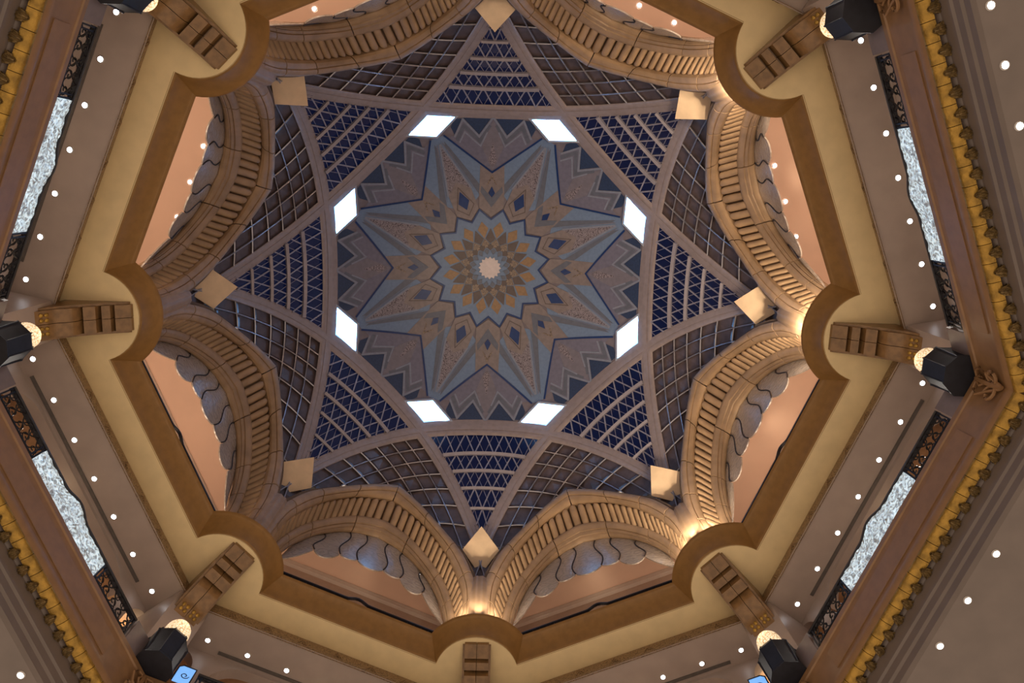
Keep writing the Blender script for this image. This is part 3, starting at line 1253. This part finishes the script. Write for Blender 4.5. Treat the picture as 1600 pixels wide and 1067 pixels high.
def fn_hand(mb):
    rows = []
    for i in range(65):
        s = -5.85 + 11.7 * i / 64
        z = rail_z(s)
        rows.append([(s, RN - 0.09, z), (s, RN - 0.06, z - 0.03), (s, RN + 0.16, z - 0.03), (s, RN + 0.2, z + 0.02), (s, RN + 0.2, z + 0.1), (s, RN - 0.06, z + 0.12)])
    mb.loft(rows)


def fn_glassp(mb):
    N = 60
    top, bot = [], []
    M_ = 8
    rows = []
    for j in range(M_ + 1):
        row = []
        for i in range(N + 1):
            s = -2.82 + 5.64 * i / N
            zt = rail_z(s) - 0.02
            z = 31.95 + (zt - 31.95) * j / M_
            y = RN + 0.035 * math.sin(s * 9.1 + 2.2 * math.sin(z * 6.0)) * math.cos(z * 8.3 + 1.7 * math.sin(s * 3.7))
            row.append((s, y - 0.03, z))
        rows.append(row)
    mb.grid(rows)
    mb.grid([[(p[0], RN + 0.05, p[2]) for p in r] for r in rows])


def fn_iron(x0, x1):
    def f(mb):
        z0, z1 = 31.95, 33.1
        for x in (x0, x0 + 0.16 * (1 if x1 > x0 else -1), x1, x1 - 0.16 * (1 if x1 > x0 else -1)):
            mb.box((x, RN, (z0 + z1) / 2), (0.035, 0.035, (z1 - z0) / 2))
        for z in (z0 + 0.02, z0 + 0.16):
            mb.box(((x0 + x1) / 2, RN, z), (abs(x1 - x0) / 2, 0.03, 0.025))
        n = 5
        w = (x1 - x0) / n
        for i in range(n):
            x = x0 + w * (i + 0.5)
            sg = 1 if i % 2 else -1
            scroll(mb, x, 32.82, 0.24, RN, 1.1, sg, 0.034, PI / 2)
            scroll(mb, x, 32.40, 0.25, RN, 1.1, -sg, 0.034, -PI / 2)
            mb.tube([(x - w / 2, RN, 32.1), (x - w / 4, RN, 32.32 + 0.1 * sg), (x, RN, 32.63), (x + w / 4, RN, 32.9 - 0.1 * sg), (x + w / 2, RN, 33.08)], 0.034, 4)
            mb.tube([(x + w / 2, RN, 32.1), (x + w / 4, RN, 32.3 - 0.1 * sg), (x, RN, 32.63), (x - w / 4, RN, 32.9 + 0.1 * sg), (x - w / 2, RN, 33.08)], 0.03, 4)
    return f


for k in (0, 1, 2, 5, 6, 7):
    b = (0, RN, 31.87)
    if not any(in_frame(rot((s, RN, 33.0), bth(k)), 0) for s in (-5.8, -3, 0, 3, 5.8)):
        continue
    t = thing('iron_balustrade', 'black iron balustrade with sparkling glass centre panel ' + BPOS[k], 'balustrade', b, bth(k), 'lower balustrades')
    part('hr', fn_hand, 'handrail', 'iron', t, b)
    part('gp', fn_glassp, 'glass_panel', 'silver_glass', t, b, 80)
    part('ir0', fn_iron(-5.8, -2.88), 'scrollwork', 'iron', t, b, 60)
    part('ir1', fn_iron(2.88, 5.8), 'scrollwork', 'iron', t, b, 60)

# ------------------------------------------------------------------ corner pedestals, lanterns, carved cartouches
def fn_ped(sg):
    def f(mb):
        a = sg * PI / 8
        def q(s, n, z):
            x, y = col2bay((0, 0), 1)
            c, s_ = math.cos(-a), math.sin(-a)
            return (s * c + n * s_, -s * s_ + n * c, z)
        e = 0.16
        s0, s1 = (-sg * 5.92, -sg * 7.2)
        m = -1 if s1 < s0 else 1
        for z0, z1, i in ((31.87, 33.25, 0.0), (33.25, 33.42, 0.16)):
            lo = [q(s0, 19.0, z0), q(s1, 19.0, z0), q(s1, 20.2, z0), q(s0, 20.2, z0)]
            hi = [q(s0 + m * i, 19.0 + i, z1), q(s1, 19.0 + i, z1), q(s1, 20.2 - i, z1), q(s0 + m * i, 20.2 - i, z1)]
            mb.loft([lo, hi])
    return f


def ngon(mb, rows, c, n=8, a0=PI / 8):
    mb.loft([[(c[0] + r * math.cos(a0 + 2 * PI * j / n), c[1] + r * math.sin(a0 + 2 * PI * j / n), z) for j in range(n)] for r, z in rows])


LN = (0, 20.1)


def fn_lbody(mb):
    ngon(mb, [(0.80, 32.0), (0.86, 32.1), (0.90, 33.55), (0.92, 33.65), (0.78, 33.92), (0.55, 34.1)], LN)


def fn_lbase(mb):
    ngon(mb, [(0.95, 31.87), (0.95, 31.95), (0.8, 32.02)], LN)


def fn_lglobe(mb):
    mb.lathe([(0.02, 35.36), (0.24, 35.3), (0.45, 35.13), (0.57, 34.9), (0.61, 34.65), (0.57, 34.35), (0.46, 34.08)][::-1], (LN[0], LN[1], 0), 24)


def fn_lrib(j):
    def f(mb):
        a = PI / 8 + j * PI / 4
        mb.tube([(LN[0] + r * math.cos(a), LN[1] + r * math.sin(a), z) for r, z in ((0.85, 32.08), (0.91, 33.55), (0.93, 33.65), (0.79, 33.92))], 0.035, 5)
    return f


def fn_cart(mb):
    y0 = 20.47
    for sg in (-1, 1):
        def w(x, z, o=0.0):
            return (x * sg, y0 - abs(x) * T22 * 1.0 - 0.02 - o, z)
        pts = []
        for i in range(15):
            t = i / 14
            a = PI * 0.5 + 2 * PI * 0.95 * t
            r = 0.34 * (1 - 0.5 * t)
            pts.append(w(0.36 + r * math.cos(a), 30.4 + r * math.sin(a), 0.05))
        mb.tube(pts, 0.07, 6)
        mb.tube([w(0.05, 30.0), w(0.4, 30.75, 0.06), w(0.55, 31.1, 0.08), w(0.4, 31.4, 0.06), w(0.15, 31.5, 0.03)], 0.07, 6)
        mb.tube([w(0.05, 30.9, 0.05), w(0.2, 31.15, 0.08), w(0.12, 31.4, 0.05)], 0.06, 6)
    mb.tube([(0, y0 - 0.03, 29.95), (0, y0 - 0.16, 30.5), (0, y0 - 0.14, 31.2), (0, y0 - 0.05, 31.6)], 0.10, 6)


for k in (0, 1, 2, 3, 5, 6, 7):
    if not in_frame(rot((0, 20.1, 34.0), cth(k)), 40):
        continue
    b = (0, 19.8, 31.87)
    t = thing('stone_pedestal', 'pair of mauve stone balustrade blocks flanking the lantern ' + CPOS[k], 'pedestal', b, cth(k), 'corner pedestals')
    part('ped0', fn_ped(-1), 'block', 'pedestal', t, b, 0)
    part('ped1', fn_ped(1), 'block', 'pedestal', t, b, 0)
    b = (0, 20.1, 31.87)
    t = thing('lantern', 'dark octagonal lantern with glowing woven globe ' + CPOS[k], 'lantern', b, cth(k), 'balcony lanterns')
    lb_ = part('lb', fn_lbody, 'lantern_body', 'lantern', t, b, 20)
    part('lba', fn_lbase, 'lantern_base', 'lantern', t, b, 20)
    part('lg', fn_lglobe, 'globe', 'globe', t, b, 70)
    for j in range(8):
        part('lr%d' % j, fn_lrib(j), 'corner_rib', 'lantern', lb_, b)
    solo('cart', fn_cart, 'carved_cartouche', 'low_fascia', cth(k), (0, 20.4, 30.0), 'carved scroll cartouche on the brown balcony corner ' + CPOS[k], 'carving', 'corner cartouches')

def fn_screen(sg):
    def f(mb):
        mb.poly_prism([(sg * 6.02, 18.93, 32.1), (sg * 6.75, 18.93, 32.1), (sg * 6.75, 18.93, 33.05), (sg * 6.6, 18.93, 33.2), (sg * 6.02, 18.93, 33.2)], (0, 0.06, 0))
    return f


def fn_sframe(sg):
    def f(mb):
        mb.tube([(sg * 6.0, 18.92, 32.1), (sg * 6.0, 18.92, 33.2), (sg * 6.6, 18.92, 33.22), (sg * 6.78, 18.92, 33.05), (sg * 6.78, 18.92, 32.1)], 0.035, 6)
        scroll(mb, sg * 6.35, 32.6, 0.2, 18.92, 1.2, sg, 0.025)
    return f


for k, sg, nm in ((7, -1, 'lower left'), (0, 1, 'lower right')):
    b = (sg * 6.4, 18.96, 32.1)
    t = thing('lit_panel', 'small glowing blue panel beside the dark lantern at the ' + nm, 'panel', b, bth(k), 'blue lit panels')
    part('scr%d' % sg, fn_screen(sg), 'screen', 'blue_screen', t, b, 0)
    part('scf%d' % sg, fn_sframe(sg), 'frame', 'iron', t, b)

# ------------------------------------------------------------------ downlights
def fn_lens(mb):
    mb.lathe([(0.13, 0.0), (0.125, -0.03), (0.07, -0.045), (0.01, -0.05)], n=16)


def fn_lring(mb):
    rows = [[(r * math.cos(2 * PI * j / 16), r * math.sin(2 * PI * j / 16), z) for j in range(16)] for r, z in ((0.115, -0.01), (0.125, -0.04), (0.16, -0.03), (0.17, 0.01))]
    mb.grid(rows, True)


ORD = ['first', 'second', 'third', 'fourth', 'fifth', 'sixth', 'seventh']


def downlight(p, th, label, group, lens='lens'):
    o = thing('downlight', label, 'downlight', p, th, group)
    part('lens' + lens, fn_lens, 'lens', lens, o, (0, 0, 0), 60)
    part('lring', fn_lring, 'trim_ring', 'trimring', o, (0, 0, 0), 60)


def row_of_lights(ss, n, z, k, what, group, lens='lens'):
    pts = [(s, project(rot((s, n, z), bth(k)))) for s in ss if in_frame(rot((s, n, z), bth(k)), -3)]
    horiz = k in (0, 7, 3, 4)
    pts.sort(key=lambda q: q[1][0] if horiz else q[1][1])
    side = ['the bottom right', 'the lower right', 'the upper right', 'the top right', 'the top left', 'the upper left', 'the lower left', 'the bottom left'][k]
    for i, (s, _) in enumerate(pts):
        downlight((s, n, z), bth(k), '%s downlight from the %s in the %s of %s bay' % (ORD[i], 'left' if horiz else 'top', what, side), group, lens)


for k in range(8):
    row_of_lights([-6.65, -4.42, -2.2, 0.0, 2.2, 4.42, 6.65], 21.18, 38.57, k, 'lower gallery ceiling', 'lower gallery downlights')
    row_of_lights([-3.65, -1.22, 1.22, 3.65], 20.28, 52.28, k, 'upper gallery ceiling', 'upper gallery downlights')
    row_of_lights([-6.2, -4.2, -2.1, 0.0, 2.1, 4.2, 6.2], 20.35, 27.54, k, 'lowest ceiling', 'downlights below the gold cornice')

# ------------------------------------------------------------------ lamps: uplights on the round projections, lantern and gallery lights, with unseen gallery fill added
def lamp(name, kind, loc, energy, color, radius=0.15, aim=None, angle=None, parent=None):
    ld = bpy.data.lights.new(name, kind)
    ld.energy = energy
    ld.color = color
    ld.shadow_soft_size = radius
    o = bpy.data.objects.new(name, ld)
    COL.objects.link(o)
    o.location = loc
    if aim is not None:
        o.rotation_euler = (Vector(aim) - Vector(loc)).to_track_quat('-Z', 'Y').to_euler()
        ld.spot_size = angle
        ld.spot_blend = 0.6
    return o


def fn_flood(sg):
    def f(mb):
        mb.lathe([(0.02, 41.40), (0.16, 41.40), (0.17, 41.62), (0.14, 41.66), (0.13, 41.60), (0.02, 41.60)], (sg * 1.2, 17.42, 0), 16)
    return f


DOWN_W = 340
UP = {0: 0.7, 1: 1.2, 2: 1.3, 3: 1.2, 4: 0.25}
for k in UP:
    for sg, sd in ((-1, 'left'), (1, 'right')):
        solo('flood%d' % sg, fn_flood(sg), 'floodlight', 'iron', cth(k), (sg * 1.2, 17.42, 41.4), 'small dark floodlight %s of the pier base %s' % (sd, CPOS[k]), 'floodlight', 'ledge floodlights')
        lamp('ledge_uplight', 'SPOT', rot((sg * 1.2, 17.25, 41.75), cth(k)), 1350 * UP[k], (1.0, 0.82, 0.60), 0.3, rot((sg * 1.3, 17.0, 52), cth(k)), math.radians(95))
    lamp('tile_uplight', 'SPOT', rot((0, 16.95, 41.7), cth(k)), 2300 * UP[k], (1.0, 0.82, 0.60), 0.1, rot((0, 17.0, 52), cth(k)), math.radians(58))
for k in (0, 1, 2, 3, 5, 6, 7):
    lamp('lantern_light', 'POINT', rot((0, 19.3, 35.2), cth(k)), 25, (1.0, 0.75, 0.45), 0.5)
for k in range(8):
    for s_ in (-3.2, 3.2):
        o = lamp('gallery_fill', 'AREA', rot((s_, 20.6, 41.6), bth(k)), 75 if k in (0, 7) else 240, (1.0, 0.74, 0.54))  # unseen area light added to brighten the peach gallery ceiling
        o.data.shape = 'RECTANGLE'
        o.data.size = 4.5
        o.data.size_y = 0.8
        o.rotation_euler = (PI, 0, -bth(k))
    lamp('room_light', 'POINT', rot((0, 24.0, 36.5), bth(k)), 45, (1.0, 0.72, 0.42), 0.3)
    for s_ in (-4.42, -2.2, 0.0, 2.2, 4.42):
        lamp('downlight_beam', 'SPOT', rot((s_, 21.0, 38.4), bth(k)), DOWN_W, (1.0, 0.92, 0.84), 0.1, rot((s_, 20.7, 32), bth(k)), math.radians(80))
for k in (6, 0):
    lamp('room_light', 'POINT', rot((7.6, 23.6, 37.7), bth(k)), 90, (1.0, 0.80, 0.52), 0.3)
